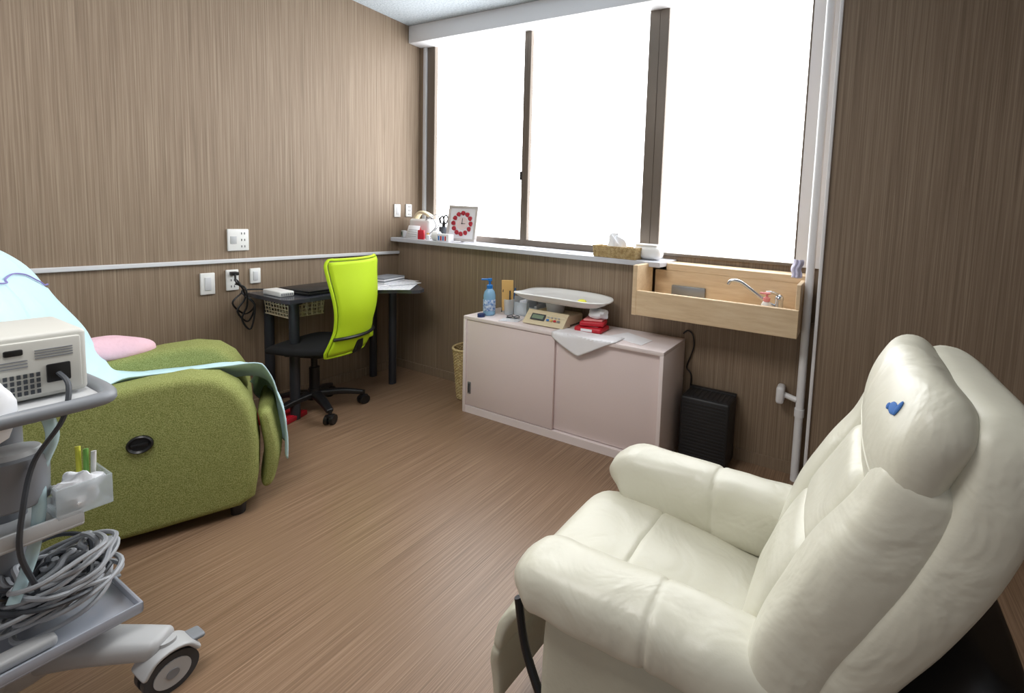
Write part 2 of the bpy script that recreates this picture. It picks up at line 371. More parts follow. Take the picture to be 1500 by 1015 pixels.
b=B(T(-1.885,2.03,.616,.2));b.tube([(0,0,.012),(.02,.018,.015),(.04,0,.012),(.02,-.018,.012),(0,0,.012)],.003,6);b.tube([(.045,0,.012),(.065,.018,.015),(.085,0,.012),(.065,-.018,.012),(.045,0,.012)],.003,6);b.box(-.003,.09,-.003,.003,.0,.004);b.obj("eyeglasses",M_dgrey,None,"small dark-rimmed eyeglasses lying on the cabinet","glasses")
# baby scale
sc=thing("baby_scale","beige baby weighing scale with a white curved tray","scale",(-1.56,2.09,.615),0)
b=B();b.box(-1.72,-1.44,2.02,2.2,.625,.68,.012,3);b.obj("body",M_beige,sc,world=True)
b=B()
b.add([(-1.725,1.985,.622),(-1.435,1.985,.622),(-1.435,2.045,.694),(-1.725,2.045,.694),(-1.725,2.06,.622),(-1.435,2.06,.622)],[[0,1,2,3],[0,3,4],[1,5,2],[0,4,5,1],[3,2,5,4]])
b.obj("control_panel",M_beige,sc,world=True,smooth=0)
Mp=Matrix.Translation((-1.58,2.012,.661))@Matrix.Rotation(math.radians(50.2),4,'X')
b=B(Mp);b.box(-.10,.0,-.02,.02,-.002,.003,.001);b.mat(1).box(-.09,-.01,-.012,.012,.0,.004);b.obj("display",[M_dgrey,M_lcd],sc,world=True,smooth=0)
for i,(xx,mm) in enumerate([(.025,M_blue),(.05,M_kraft),(.075,M_red),(.1,M_grey)]):
    B(Mp).box(xx-.009,xx+.009,-.016,-.004,-.001,.005,.002).obj("button",mm,sc,world=True)
for i in range(4):
    B(Mp).box(.02+i*.025-.006,.02+i*.025+.006,.006,.012,-.001,.004,.001).obj("button",M_lgrey,sc,world=True)
for xx in(-1.7,-1.46):
    for yy in(2.03,2.18):B().cyl((xx,yy,.615),(xx,yy,.628),.012,n=12).obj("foot",M_dgrey,sc,world=True)
b=B();b.cyl((-1.58,2.11,.68),(-1.58,2.11,.74),.05,.06,24);b.obj("tray_stem",M_lgrey,sc,world=True)
def tray(u,v):
    t=2*pi*v;c=math.cos(t);q=math.sin(t);r=u;n=3.4
    x=math.copysign(abs(c)**(2/n),c)*r;y=math.copysign(abs(q)**(2/n),q)*r
    z=.742+.050*abs(y)**2.2+.012*max(0,r-.82)/.18+.032*abs(x)**5
    if u>.97:z-=.004
    return(-1.52+.315*x,2.095+.14*y,z)
B().grid(tray,22,72).obj("tray",M_plastic,sc,world=True,solid=.008,smooth=60)
B().ball((-1.38,2.09,.768),.03,.022,.018,16).obj("sponge_ball",M_yellow,None,"small yellow sponge resting in the scale tray","sponge")
rp=thing("wipes_pack","red plastic packet with white printed label on the cabinet","packet",(-1.30,2.08,.615),.1)
b=B();b.box(-.085,.085,-.06,.06,0,.03,.012,3);b.obj("packet",M_red,rp)
b=B();b.box(-.04,.03,-.062,-.055,.008,.022,.001);b.box(-.05,.05,-.03,.03,.029,.032,.001);b.obj("label_patch",M_paper,rp)
b=B(T(-1.295,2.09,.648,.3));b.box(-.07,.07,-.055,.05,0,.028,.01,3);b.mat(1).box(-.05,.06,-.045,.045,.028,.04,.005,3);b.obj("folded_cloth",[M_red,M_pink],None,"folded red and pink cloth bundle on the packet","cloth")
B().ball((-1.27,2.1,.715),.065,.05,.028,24,amp=.6,fr=25).obj("crumpled_wrapper",M_tissue,None,"crumpled white wrapper under the scale tray","wrapper")
def hang(u,v):
    x=-1.46+.40*v
    tri=1-abs(v-.42)/.58
    L=.10+.12*max(0,tri)
    s=u*L
    if s<.105:return(x,2.03-s+.0,.619+.002*math.sin(9*v))
    return(x+.0,1.922-.004*math.sin(v*11),.619-(s-.105))
B().grid(hang,20,16).obj("paper_sheet",M_paper,None,"white paper sheet with a corner hanging over the cabinet edge","paper sheet",solid=.002)
b=B(T(-1.03,2.07,.6155,-.3));b.prism([(-.12,-.07),(.12,-.06),(.1,.05),(-.1,.06)],0,.0015);b.obj("tissue_sheet",M_paper,None,"thin white tissue sheet lying on the cabinet top","paper sheet")
b=B();b.tube([(-.8,2.24,.64),(-.775,2.243,.66),(-.745,2.243,.64),(-.735,2.243,.58),(-.75,2.243,.52),(-.77,2.243,.45),(-.74,2.243,.40),(-.755,2.242,.2),(-.76,2.24,.004)],.004,8);b.obj("appliance_cable",M_black,None,"thin black power cable running down the wall","cable")
# wicker bin
wb=thing("wicker_bin","round woven wicker waste bin beside the pink cabinet","waste bin",(-2.27,2.12,0))
b=B(T(-2.275,2.12,0));NN=40
for k in range(34):
    z=.01+k*.0098;r0=.082+.028*k/34
    pts=[]
    for j in range(NN*2+1):
        t=2*pi*j/(NN*2);r=r0+.0028*math.cos(t*NN/2+ (pi if k%2 else 0));pts.append((r*math.cos(t),r*math.sin(t),z))
    b.tube(pts,.0052,5,smooth=False)
b.cyl((0,0,.001),(0,0,.012),.08,n=24)
b.obj("weave",M_wicker,wb,world=True)
b=B(T(-2.275,2.12,0));b.tube([(.112*math.cos(2*pi*j/32),.112*math.sin(2*pi*j/32),.345) for j in range(33)],.008,8,smooth=False);b.obj("rim",M_wicker,wb,world=True)
# purifier
pu=thing("air_purifier","black slatted air purifier standing on the floor by the wall","air purifier",(-.6,2.15,0))
b=B();b.box(-.735,-.475,2.07,2.235,.012,.36,.012,3);b.box(-.72,-.49,2.085,2.22,0,.014);b.obj("body",M_charcoal,pu,world=True)
b=B()
for k in range(17):
    z=.05+k*.0175;b.box(-.72,-.49,2.066,2.072,z,z+.008,.002)
b.obj("front_grille",M_charcoal,pu,world=True)
b=B()
for k in range(9):
    x=-.715+k*.026;b.box(x,x+.012,2.09,2.2,.357,.362,.001)
b.box(-.735,-.475,2.205,2.235,.35,.366,.004);b.obj("top_vent",M_charcoal,pu,world=True)
# ---------------------------------------------------------------- sill items
z=1.03
t=thing("digital_clock","small grey digital clock on the sill corner","clock",(-3.15,2.26,z),-.5)
B().box(-.045,.045,-.015,.015,0,.055,.006,3).obj("case",M_lgrey,t);B().box(-.036,.036,-.018,-.013,.015,.046,.001).obj("display",M_lcd,t)
b=B()
for x in(-.026,-.012,.008,.022):b.box(x-.004,x+.004,-.0188,-.0175,.022,.024);b.box(x-.004,x+.004,-.0188,-.0175,.037,.039);b.box(x+.003,x+.0045,-.0188,-.0175,.022,.039)
b.obj("digit",M_black,t)
t=thing("desk_calendar","small white tent calendar with a red back on the sill","calendar",(-3.0,2.235,z),.2)
b=B();b.add([(-.055,-.03,0),(.055,-.03,0),(.05,0,.10),(-.05,0,.10)],[[0,1,2,3]]);b.obj("front_page",M_paper,t,solid=.002)
b=B();b.add([(-.055,.03,0),(.055,.03,0),(.05,0,.10),(-.05,0,.10)],[[0,1,2,3]]);b.obj("back_cover",M_red,t,solid=.002)
b=B()
for r in range(4):b.box(-.038,.036,-.027+r*.005-.0,-.025+r*.005,.018+r*.016,.02+r*.016)
b.obj("print_line",M_grey,t)
B(T(-2.925,2.235,z,.5)).box(-.022,.022,-.012,.012,0,.07,.004).obj("red_box",M_red,None,"small red carton standing on the sill","box")
t=thing("nebulizer","white compact medical nebulizer with coiled tubes on the sill","nebulizer",(-3.03,2.34,z),.15)
B().box(-.10,.09,-.05,.05,0,.15,.02,4).obj("body",M_plastic,t)
B().loft([(-.09,0,.13),(-.05,0,.19),(.0,0,.20),(.07,0,.17)],(0,1,0),.05,.025,.01).obj("handle",M_beige,t)
b=B();b.tube([(.05,-.04,.14),(.11,-.05,.17),(.13,-.02,.1),(.10,-.06,.03),(.14,-.03,.02)],.005,8);b.tube([(.06,-.02,.15),(.13,-.01,.19),(.16,-.02,.12),(.13,-.05,.05)],.004,8);b.obj("tube",M_lgrey,t)
b=B(T(-2.84,2.36,z,.3));b.lathe([(.03,0),(.032,.003),(.034,.1),(.031,.1),(.028,.01)],n=20);b.obj("holder_cup",M_dgrey,None,"dark cup holding black scissors on the sill","cup")
b=B(T(-2.84,2.36,z+.12,.3));b.tube([(-.02,0,0),(-.03,0,.04),(-.01,0,.06),(.0,0,.03),(-.01,0,0)],.006,6);b.tube([(.01,0,0),(.0,0,.045),(.02,0,.07),(.035,0,.04),(.015,0,0)],.006,6);b.box(-.012,.012,-.002,.002,-.09,.01);b.obj("scissors",M_black,None,"black-handled scissors standing in a dark cup","scissors")
t=thing("tape_roll","white and blue tape roll lying on its edge on the sill","tape roll",(-2.78,2.25,z),.3)
b=B();b.cyl((-.02,0,.035),(.02,0,.035),.035,n=28);b.obj("tape",M_plastic,t)
b=B();b.cyl((-.022,0,.035),(.022,0,.035),.022,n=24);b.obj("core",M_blue,t)
t=thing("small_bottle","tiny white ointment bottle with an orange cap","bottle",(-2.86,2.24,z))
B().lathe([(.014,0),(.015,.004),(.015,.035),(.008,.04)],n=16).obj("bottle",M_plastic,t);B().cyl((0,0,.04),(0,0,.052),.009,n=14).obj("cap",M_kraft,t)
t=thing("marker_box","white card box holding red and blue markers on the sill","box",(-2.68,2.24,z),.1)
b=B();b.box(-.055,.055,-.025,.025,0,.055,.002);b.obj("carton",M_paper,t)
b=B()
for k,m in enumerate([0,1,0,1]):b.mat(m).box(-.04+k*.02,-.028+k*.02,-.0262,-.0248,.008,.04)
b.obj("print_patch",[M_blue,M_red],t)
ck=thing("table_clock","square white framed clock ringed with red flowers on the sill","clock",(-2.62,2.31,z))
Mc=T(-2.615,2.32,z+.004,.18,math.radians(-9))@Matrix.Scale(1.08,4)
b=B(Mc)
b.box(-.115,.115,-.012,.012,0,.018,.003);b.box(-.115,.115,-.012,.012,.227,.245,.003);b.box(-.115,-.097,-.012,.012,.018,.227,.003);b.box(.097,.115,-.012,.012,.018,.227,.003)
b.obj("frame",mat("silver_frame",(206,200,196),.35,.2),ck,world=True)
B(Mc).box(-.1,.1,-.004,.01,.015,.23).obj("dial",M_paper,ck,world=True,smooth=0)
Mfl=mat("red_flower",(196,52,66),.7,var=(120,(150,20,40)))
for k in range(12):
    a=2*pi*k/12;cx=.068*math.cos(a);cz=.122+.072*math.sin(a)
    B(Mc).ball((cx,-.008,cz),.017,.006,.016,12,amp=.25,fr=60).obj("flower",Mfl,ck,world=True)
B(Mc).cyl((0,-.0045,.122),(0,-.007,.122),.044,n=32).obj("inner_disc",mat("disc_pink",(236,216,214),.6),ck,world=True)
b=B(Mc);b.box(-.0015,.0015,-.0095,-.008,.12,.158);b.box(-.002,.026,-.0095,-.008,.1205,.1235);b.cyl((0,-.007,.122),(0,-.011,.122),.004,n=12);b.obj("hand",M_black,ck,world=True)
b=B(Mc);b.box(-.01,.01,.0,.07,-.0,.005);b.obj("stand",M_grey,ck,world=True)
for i,(x,y,a,w,d) in enumerate([(-2.05,2.33,.1,.16,.09),(-1.82,2.30,-.1,.2,.1),(-1.62,2.31,.15,.1,.07)]):
    b=B(T(x,y,z+.001+i*.0001,a));b.prism([(-w/2,-d/2),(w/2,-d/2),(w/2,d/2),(-w/2,d/2)],0,.003);b.obj("loose_paper",M_print if i else M_paper,None,"loose white paper lying flat on the sill","paper",group="papers on the sill")
tb=thing("tissue_basket","rectangular woven wicker basket with paper tissues on the sill","basket",(-1.24,2.235,z),-.03)
b=B()
for k in range(8):
    zz=.006+k*.0085;pts=[]
    w,d=.14+.006*k/8,.04+.003*k/8
    per=[(-w,-d),(w,-d),(w,d),(-w,d),(-w,-d)]
    for a in range(4):
        n_=44 if a%2==0 else 14
        for q in range(n_):
            u=q/n_;x=per[a][0]+(per[a+1][0]-per[a][0])*u;y=per[a][1]+(per[a+1][1]-per[a][1])*u
            o=.002*math.cos(q*pi+(pi if k%2 else 0))
            if a%2==0:y+=o
            else:x+=o
            pts.append((x,y,zz))
    pts.append(pts[0]);b.tube(pts,.0045,5,smooth=False)
b.obj("weave",M_wicker,tb);B().box(-.137,.137,-.037,.037,0,.05).obj("inner_box",M_kraft,tb)
def tis(u,v):
    a=v*2*pi;r=1-u
    rr=.062*(r**.7)*(1+.18*math.sin(a*3+1)+.08*math.sin(a*7))
    zz=.05+.085*(1-r**2.2)*(1+.12*math.sin(a*2))+.012*math.sin(a*5+u*6)*r*(1-r)*4
    return(-.02+rr*math.cos(a)+.01*math.sin(u*7),.5*rr*math.sin(a),zz)
b=B();b.grid(tis,14,48);b.obj("tissue",M_tissue,tb,smooth=80)
t=thing("wipes_tub","white rounded plastic container on the sill end","container",(-1.07,2.3,z))
B().loft([(-.09,0,.045),(.09,0,.045)],(0,1,0),.1,.085,.035,n=2.6).obj("tub",M_plastic,t)
b=B();b.loft([(-.07,0,.085),(.07,0,.085)],(0,1,0),.08,.016,.007);b.obj("lid",M_plastic,t)
# ---------------------------------------------------------------- desk
dk=thing("corner_desk","dark grey corner desk with black round legs against the wood wall","desk",(-2.95,1.75,0))
fr=[(-2.79,1.33),(-2.775,1.42),(-2.79,1.55),(-2.80,1.68),(-2.76,1.8),(-2.68,1.88),(-2.6,1.92),(-2.575,1.96),(-2.6,2.01)]
poly=[(-3.19,1.31),(-2.83,1.31)]+fr+[(-3.08,2.235),(-3.19,2.235)]
B().prism(poly,.698,.72).obj("desktop",M_desk,dk,world=True,smooth=0)
for x,y in[(-2.865,1.385),(-3.15,1.395),(-2.905,2.0),(-3.15,2.02)]:
    b=B();b.cyl((x,y,0),(x,y,.697),.024,n=24);b.cyl((x,y,.68),(x,y,.699),.04,n=24);b.obj("leg",M_leg,dk,world=True)
b=B();b.box(-3.17,-3.155,1.42,2.0,.64,.699);b.obj("rail",M_leg,dk,world=True)
zd=.72
t=thing("laptop","closed black laptop lying on the desk","laptop",(-2.98,1.60,zd),.1)
B().box(-.13,.13,-.17,.17,.002,.02,.005).obj("base",M_black,t);B().box(-.13,.13,-.17,.17,.021,.03,.004).obj("lid",M_blackmetal,t)
t=thing("router","flat white network box near the desk edge","router",(-3.0,1.375,zd))
B().box(-.09,.09,-.035,.035,0,.03,.006,3).obj("case",M_plastic,t)
for k in range(6):B().box(.088,.092,-.028+k*.01,-.022+k*.01,.008,.02).obj("port",M_grey,t)
b=B(T(-3.08,1.83,zd,.3))
b.tube([(-.03,0,.01),(0,.03,.03),(.04,0,.04),(.02,-.04,.05),(-.02,-.02,.07),(.0,.03,.09),(.03,.01,.08)],.005,8);b.box(-.05,.03,-.02,.03,0,.03,.006);b.obj("charger",M_black,None,"black laptop charger with coiled cord on the desk","charger")
for i,(x,y,a,w,d,zz) in enumerate([(-2.84,1.98,.5,.21,.29,0),(-2.78,1.95,.75,.2,.28,.002),(-2.95,2.02,.2,.21,.29,.004),(-2.86,2.03,-.2,.15,.2,.006)]):
    b=B(T(x,y,zd+zz+.001,a));b.prism([(-w/2,-d/2),(w/2,-d/2),(w/2,d/2),(-w/2,d/2)],0,.0015);b.obj("document",M_print if i%2 else M_paper,None,"printed paper sheet spread on the desk","paper",group="papers on the desk")
b=B(T(-2.98,2.0,zd+.01,.3))
for k in range(4):b.mat(k%2).box(-.07,.07,-.1,.1,k*.01,k*.01+.009,.001)
b.obj("notebook_stack",[M_paper,M_grey],None,"small stack of notebooks at the back of the desk","notebooks")
wk=thing("wire_basket","white wire mesh basket mounted under the desktop","basket",(-3.0,1.47,.6))
b=B()
for k in range(9):
    x=-3.12+k*.03;b.tube([(x,1.36,.69),(x,1.37,.60),(x,1.54,.60),(x,1.55,.69)],.003,5,smooth=False)
for k in range(5):
    zz=.60+k*.022;b.tube([(-3.12,1.365,zz),(-2.88,1.365,zz),(-2.88,1.545,zz),(-3.12,1.545,zz),(-3.12,1.365,zz)],.003,5,smooth=False)
for k in range(7):
    y=1.38+k*.026;b.tube([(-3.12,y,.60),(-2.88,y,.60)],.003,5,smooth=False);b.tube([(-2.88,y,.60),(-2.88,y,.69)],.003,5,smooth=False)
b.obj("wire",M_beige,wk,world=True)
for i in range(3):
    b=B();y=1.25+.0*i
    if i==0:b.box(XL+.012,XL+.05,y-.015,y+.015,.83,.85,.003)
    pts=[(XL+.04,y,.84-.03*i),(XL+.10,y-.02+.02*i,.80-.02*i),(XL+.05+.02*i,y+.03,.74-.04*i),(XL+.08,y-.03+.02*i,.68-.05*i),(XL+.04+.03*i,y+.04,.60-.04*i),(XL+.10,y+.06,.66),(XL+.06,y+.02,.74),(XL+.12,1.38,.742),(XL+.2,1.45,.742)]
    b.tube(pts,.0045,8);b.obj("extension_cable",M_black,None,"tangled black power cable plugged into the wall","cable",group="cables by the desk")
b=B(T(-2.95,1.33,0,.4));b.box(-.12,.12,-.08,.08,0,.03,.006);b.mat(1).box(-.11,.11,-.07,.07,.03,.033,.002);b.obj("red_case",[mat("crimson",(170,24,40),.5),M_red],None,"flat red case lying on the floor under the desk","case")
# ---------------------------------------------------------------- office chair
oc=thing("office_chair","lime green mesh-back office chair on a black five-star base","office chair",(-2.875,1.49,0),math.radians(113))
b=B()
for k in range(5):
    a=2*pi*k/5+.35;dx,dy=math.cos(a),math.sin(a)
    b.loft([(dx*.02,dy*.02,.115),(dx*.13,dy*.13,.105),(dx*.245,dy*.245,.075)],(-dy,dx,0),[.055,.045,.035],[.04,.034,.025],.01)
b.cyl((0,0,.085),(0,0,.15),.035,.03,24);b.obj("star_base",M_black,oc)
for k in range(5):
    a=2*pi*k/5+.35;x,y=.245*math.cos(a),.245*math.sin(a);a2=a+k*1.3
    ax=Vector((math.cos(a2),math.sin(a2),0));c=Vector((x,y,.028))
    b=B()
    for s_ in(-1,1):b.cyl(c+ax*s_*.006,c+ax*s_*.024,.028,n=20)
    b.cyl(c-ax*.008,c+ax*.008,.012,n=10);b.cyl((x,y,.04),(x,y,.085),.009,n=10)
    b.box(x-.02,x+.02,y-.02,y+.02,.038,.058,.008);b.obj("caster",M_black,oc)
b=B();b.cyl((0,0,.14),(0,0,.28),.026,n=20);b.cyl((0,0,.27),(0,0,.37),.016,n=16);b.obj("gas_column",M_blackmetal,oc)
b=B();b.box(-.09,.09,-.11,.11,.36,.40,.01);b.tube([(.08,.02,.38),(.17,.03,.375),(.22,.03,.38)],.006,8);b.obj("mechanism",M_black,oc)
B().loft([(0,-.2,.425),(0,-.05,.42),(0,.08,.425),(0,.16,.412)],(1,0,0),[.34,.38,.38,.32],[.05,.06,.06,.045],.025,n=3.5).obj("seat",mat("black_fabric",(28,28,30),.95,bump=(300,.4,.003)),oc)
b=B();b.loft([(0,-.08,.385),(0,-.22,.385),(0,-.27,.42),(0,-.275,.55)],(1,0,0),[.07,.06,.06,.05],[.02,.02,.02,.015],.006);b.obj("back_bar",M_black,oc)
def bk(u,v,off=0):
    x=(u-.5)*2
    hw=.150+.062*max(0,(v-.28)/.72)**1.1+.030*(max(0,.28-v)/.28)
    e=min(v,1-v)/.08
    if e<1:hw*=.88+.12*math.sqrt(max(0,1-(1-e)**2))
    y=-.215-.055*(1-x*x)-.055*math.sin(v*pi*1.3)-(.14*max(0,v-.3)**1.3)+.02+off
    return(x*hw,y,.395+.56*v)
def bkm(u,v):return bk(.03+.94*u,.02+.96*v)
B().grid(bkm,20,28).obj("backrest",M_lime,oc,solid=.012)
b=B();edge=[bk(0,v/20) for v in range(21)]+[bk(u/14,1) for u in range(1,15)]+[bk(1,1-v/20) for v in range(1,21)]+[bk(1-u/14,0) for u in range(1,15)]
b.tube([Vector(p) for p in edge],.008,10,k=2);b.obj("backrest_frame",M_lime,oc)
b=B();b.tube([Vector(bk(u/10,.19))+Vector((0,-.018 if 0<u<10 else -.01,0)) for u in range(11)],.01,8,k=3);b.obj("lumbar_strap",M_black,oc)
b=B();b.box(.150,.19,-.235,-.195,.43,.50,.01,3);b.obj("side_bracket",M_lime,oc)
# ---------------------------------------------------------------- green recliner
gr=thing("fabric_recliner","olive green fabric recliner with rounded arms facing the window","recliner",(-2.387,1.02,0),math.radians(-26))
def armG(x0,x1,name,dy=0):
    prof=[(-.90,.05),(-.30,.04),(-.05,.045),(-.008,.07),(.004,.16),(.006,.28),(-.002,.38),(-.020,.46),(-.055,.53),(-.11,.580),(-.19,.598),(-.30,.59),(-.45,.565),(-.62,.54),(-.8,.52),(-.87,.50),(-.91,.43),(-.92,.25)]
    prof=[(y+dy*max(0,1+y/.9),z) for y,z in prof]
    bm=bmesh.new();n=len(prof);pr=prof
    a=[bm.verts.new((x0,y,z)) for y,z in pr];c=[bm.verts.new((x1,y,z)) for y,z in pr]
    bm.faces.new(a);bm.faces.new(c[::-1])
    for i in range(n):bm.faces.new([a[i],c[i],c[(i+1)%n],a[(i+1)%n]])
    bmesh.ops.recalc_face_normals(bm,faces=bm.faces[:])
    ed=[e for e in bm.edges if abs(e.verts[0].co.x-e.verts[1].co.x)<1e-6]
    bmesh.ops.bevel(bm,geom=ed,offset=.030,segments=6,profile=.5,affect='EDGES',clamp_overlap=True)
    bm.verts.index_update();b=B();b.add([v.co for v in bm.verts],[[v.index for v in f.verts] for f in bm.faces]);bm.free()
    return b.obj(name,M_green,gr,smooth=45)
armG(.165,.325,"armrest");armG(-.335,-.165,"armrest",-.05)
b=B();b.box(-.17,.17,-.88,-.06,.06,.30,.02);b.obj("seat_base",M_green,gr)
B().loft([(0,-.52,.38),(0,-.07,.39)],(1,0,0),.33,.16,.05,amp=.004).obj("seat_cushion",M_green,gr)
B().loft([(.07,.025,.07),(.07,.045,.22),(.07,.02,.40)],(1,0,0),[.40,.42,.40],[.05,.06,.05],.024).obj("footrest",M_green,gr)
B().loft([(0,-.52,.34),(0,-.575,.50),(0,-.645,.70),(0,-.715,.90),(0,-.745,.99)],(1,0,0),[.33,.40,.50,.50,.42],[.10,.12,.13,.12,.10],.045,amp=.005).obj("backrest",M_green,gr)
kn=B(Matrix.Translation((.325,-.30,.385))@Matrix.Rotation(pi/2,4,'Y'))
kn.lathe([(.032,-.003),(.032,.008),(.028,.012),(.022,.006),(.001,.006)],n=32);kn.box(-.006,.006,-.021,.021,.004,.011,.003);kn.obj("release_knob",M_black,gr)
for x in(.27,-.27):
    for y in(-.06,-.82):B().cyl((x,y,0),(x,y,.055),.022,.026,16).obj("foot",M_black,gr)
MG=MX[gr.name]
path=[(-.90,.62),(-.885,.80),(-.865,.95),(-.83,1.04),(-.765,1.07),(-.68,1.01),(-.605,.86),(-.535,.70),(-.485,.58),(-.44,.525),(-.36,.51),(-.22,.508),(-.08,.505),(.02,.49),(.075,.43),(.095,.35),(.098,.27)]
PV=[Vector(p) for p in path]
def shf(u,v):
    y,z=cat_eval(PV,u);x=(v-.5)*2;ax=abs(x)
    if u<.46:hw=.295
    elif u<.60:
        k=(u-.46)/.14;k=k*k*(3-2*k);hw=.295-.13*k
    elif u<.80:hw=.165
    else:
        k=min(1,(u-.80)/.12);hw=.165+.075*k*k*(3-2*k)*(1 if x>0 else .3)
    px=x*hw
    if u<.56:
        k=max(0,ax-.66)/.34;f=1 if .22<u<.46 else (.25 if u<=.22 else max(0,(.56-u)/.10))
        y-=.12*k*k*f;z-=.05*ax**3*(1 if .16<u<.36 else 0)
        px=math.copysign(min(abs(px),hw*(1-.10*k)),x)
    if .55<u<.86 and x>.55:
        k=(x-.55)/.45;f=min(1,(u-.55)/.08,(.86-u)/.05);z+=.085*k*f;px+=.03*k*k*f
    if u>.70:
        k=(u-.70)/.30;k=min(1,k)
        y-=.15*k**.7*(1-v)**1.2
    if u>.84:
        k=(u-.84)/.16
        z+=-.11*k*x if x>0 else .12*k*(-x)
        y+=.008*math.sin(x*12)*k
    w=noise.noise(Vector((x*2.2,u*7,3)))*.018+noise.noise(Vector((x*5,u*16,8)))*.009
    if u>.5:w=abs(w)*.9
    y+=w*(1 if u<.5 else .2);z+=w*(.3 if u<.5 else .8)
    return MG@Vector((px,y,z))
b=B();b.grid(shf,120,48);sh=b.obj("draped_sheet",M_sheet,None,"pale blue cotton sheet draped over the green recliner","sheet",solid=.004,smooth=80)
b=B();hp=[]
for i in range(31):
    p=Vector(shf(.36+.008*math.sin(i*.4)-.0012*i,i/30));hp.append(p+Vector((.006,.004,.004)))
MX[sh.name]=Matrix.Translation(sh.location)
b.tube(hp,.0025,6,k=2);b.obj("hem_line",M_hem,sh,"thin violet hem line",world=True)
b=B(MG);b.ball((-.27,-.50,.60),.085,.13,.055,32,amp=.35,fr=8);b.obj("cushion",M_pinkcloth,None,"soft pink cushion tucked on the far arm of the recliner","cushion")
# ---------------------------------------------------------------- leather recliner
lr=thing("leather_recliner","cream leather reclining armchair with padded headrest and open footrest","recliner",(-.28,.89,0))
def armL(y,z0,hh,xs,w):
    b=B();b.loft([(xs,y,z0-.03),(xs+.04,y,z0-.004),(-.45,y,z0),(-.29,y,z0),(-.1,y,z0-.005),(.06,y,z0-.01)],(0,1,0),[w*.9,w,w,w,w,w*.9],[hh*.85,hh*.95,hh,hh,hh,hh*.9],hh*.42,n=3.2,groove=(.47,),gd=.0045,amp=.006,fr=12,seed=y*9)
    return b.obj("armrest",M_leather,lr,world=True,smooth=60)
armL(.70,.482,.12,-.615,.14);armL(1.115,.482,.18,-.615,.14)
for y,xs in((.705,-.56),(1.115,-.57)):
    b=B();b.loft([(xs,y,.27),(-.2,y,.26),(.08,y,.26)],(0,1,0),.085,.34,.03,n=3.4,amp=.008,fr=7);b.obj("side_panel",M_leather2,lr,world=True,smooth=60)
b=B();b.loft([(-.665,.91,.385),(-.6,.91,.40),(-.45,.91,.395),(-.25,.91,.37),(-.05,.91,.35)],(0,1,0),[.31,.345,.345,.34,.33],[.11,.13,.13,.13,.12],.05,n=3.2,groove=(.36,),gd=.006,amp=.006,fr=10)
b.obj("seat_cushion",M_leather,lr,world=True,smooth=60)
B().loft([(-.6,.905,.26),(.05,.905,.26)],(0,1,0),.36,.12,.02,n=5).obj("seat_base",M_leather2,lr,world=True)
B().loft([(-.03,.89,.34),(.0,.89,.48),(.05,.89,.60),(.11,.89,.71),(.165,.89,.83),(.195,.89,.94),(.205,.89,1.025)],(0,1,0),[.44,.48,.50,.51,.51,.50,.46],[.11,.12,.13,.13,.13,.13,.12],.045,n=4,amp=.002,fr=6).obj("backrest",M_leather,lr,world=True,smooth=60)
for y in(.7075,1.0725):
    B().loft([(-.10,y,.39),(-.075,y,.48),(-.035,y,.59),(.02,y,.70),(.085,y,.82),(.12,y,.93)],(0,1,0),[.12,.133,.137,.137,.133,.12],[.10,.125,.135,.14,.13,.11],.04,n=3,amp=.004,fr=10,seed=y).obj("side_bolster",M_leather,lr,world=True,smooth=60)
B().loft([(-.125,.89,.39),(-.10,.89,.48),(-.06,.89,.58),(-.02,.89,.67)],(0,1,0),[.25,.265,.265,.255],[.10,.11,.11,.09],.035,n=3.4,amp=.005,fr=11).obj("lumbar_cushion",M_leather,lr,world=True,smooth=60)
B().loft([(-.025,.89,.65),(.02,.89,.74),(.07,.89,.84)],(0,1,0),[.26,.27,.27],[.10,.10,.09],.035,n=3.4,amp=.005,fr=11).obj("shoulder_cushion",M_leather,lr,world=True,smooth=60)
hb=B();hb.loft([(.085,.89,.79),(.09,.89,.85),(.10,.89,.92),(.125,.89,.985),(.155,.89,1.03)],(0,1,0),[.40,.47,.49,.49,.46],[.07,.11,.125,.125,.11],.045,n=3.0,amp=.005,fr=9)
tree=BVHTree.FromPolygons(hb.v,hb.f)
hb.obj("headrest",M_leather,lr,world=True,smooth=60)
def on_head(y,z,off=.001):
    d=Vector((1,.45,-.15)).normalized();o=Vector((0.1,y,z))-d*.6
    h=tree.ray_cast(o,d)
    if h[0] is None:return Vector((.05,y,z)),Vector((-1,0,0))
    n=h[1] if h[1].dot(d)<0 else -h[1]
    return h[0]+n*off,n
b=B()
for y,z,ry,rz in((.745,.985,.016,.010),(.728,.992,.005,.014),(.765,.98,.006,.006)):
    p,n=on_head(y,z,.0015);q=n.to_track_quat('Z','Y').to_matrix().to_4x4()
    bb=B(Matrix.Translation(p)@q);bb.ball((0,0,0),ry,rz,.0025,16);b.v+=[Vector(v) for v in bb.v];o=len(b.v)-len(bb.v)
    for f_ in bb.f:b.f.append([o+i for i in f_]);b.m.append(0)
b.obj("logo_patch",M_logo,lr,"small blue embroidered mark",world=True)
pts=[]
for i in range(15):
    y=.665+.45*i/14;zz=.865+.03*math.sin(pi*i/14)
    d=Vector((1,0,0));h=tree.ray_cast(Vector((-.3,y,zz)),d)
    if h[0] is not None:pts.append(h[0]+Vector((.001,0,0)))
b=B();b.tube(pts,.003,6,k=2);b.obj("seam",M_leather2,lr,world=True)
B().loft([(-.67,.89,.33),(-.705,.89,.27),(-.72,.89,.18),(-.715,.89,.08)],(0,1,0),[.35,.37,.37,.36],[.035,.045,.045,.035],.016,n=5,groove=(.45,),gd=.005,amp=.006,fr=14).obj("footrest",M_leather2,lr,world=True,smooth=60)
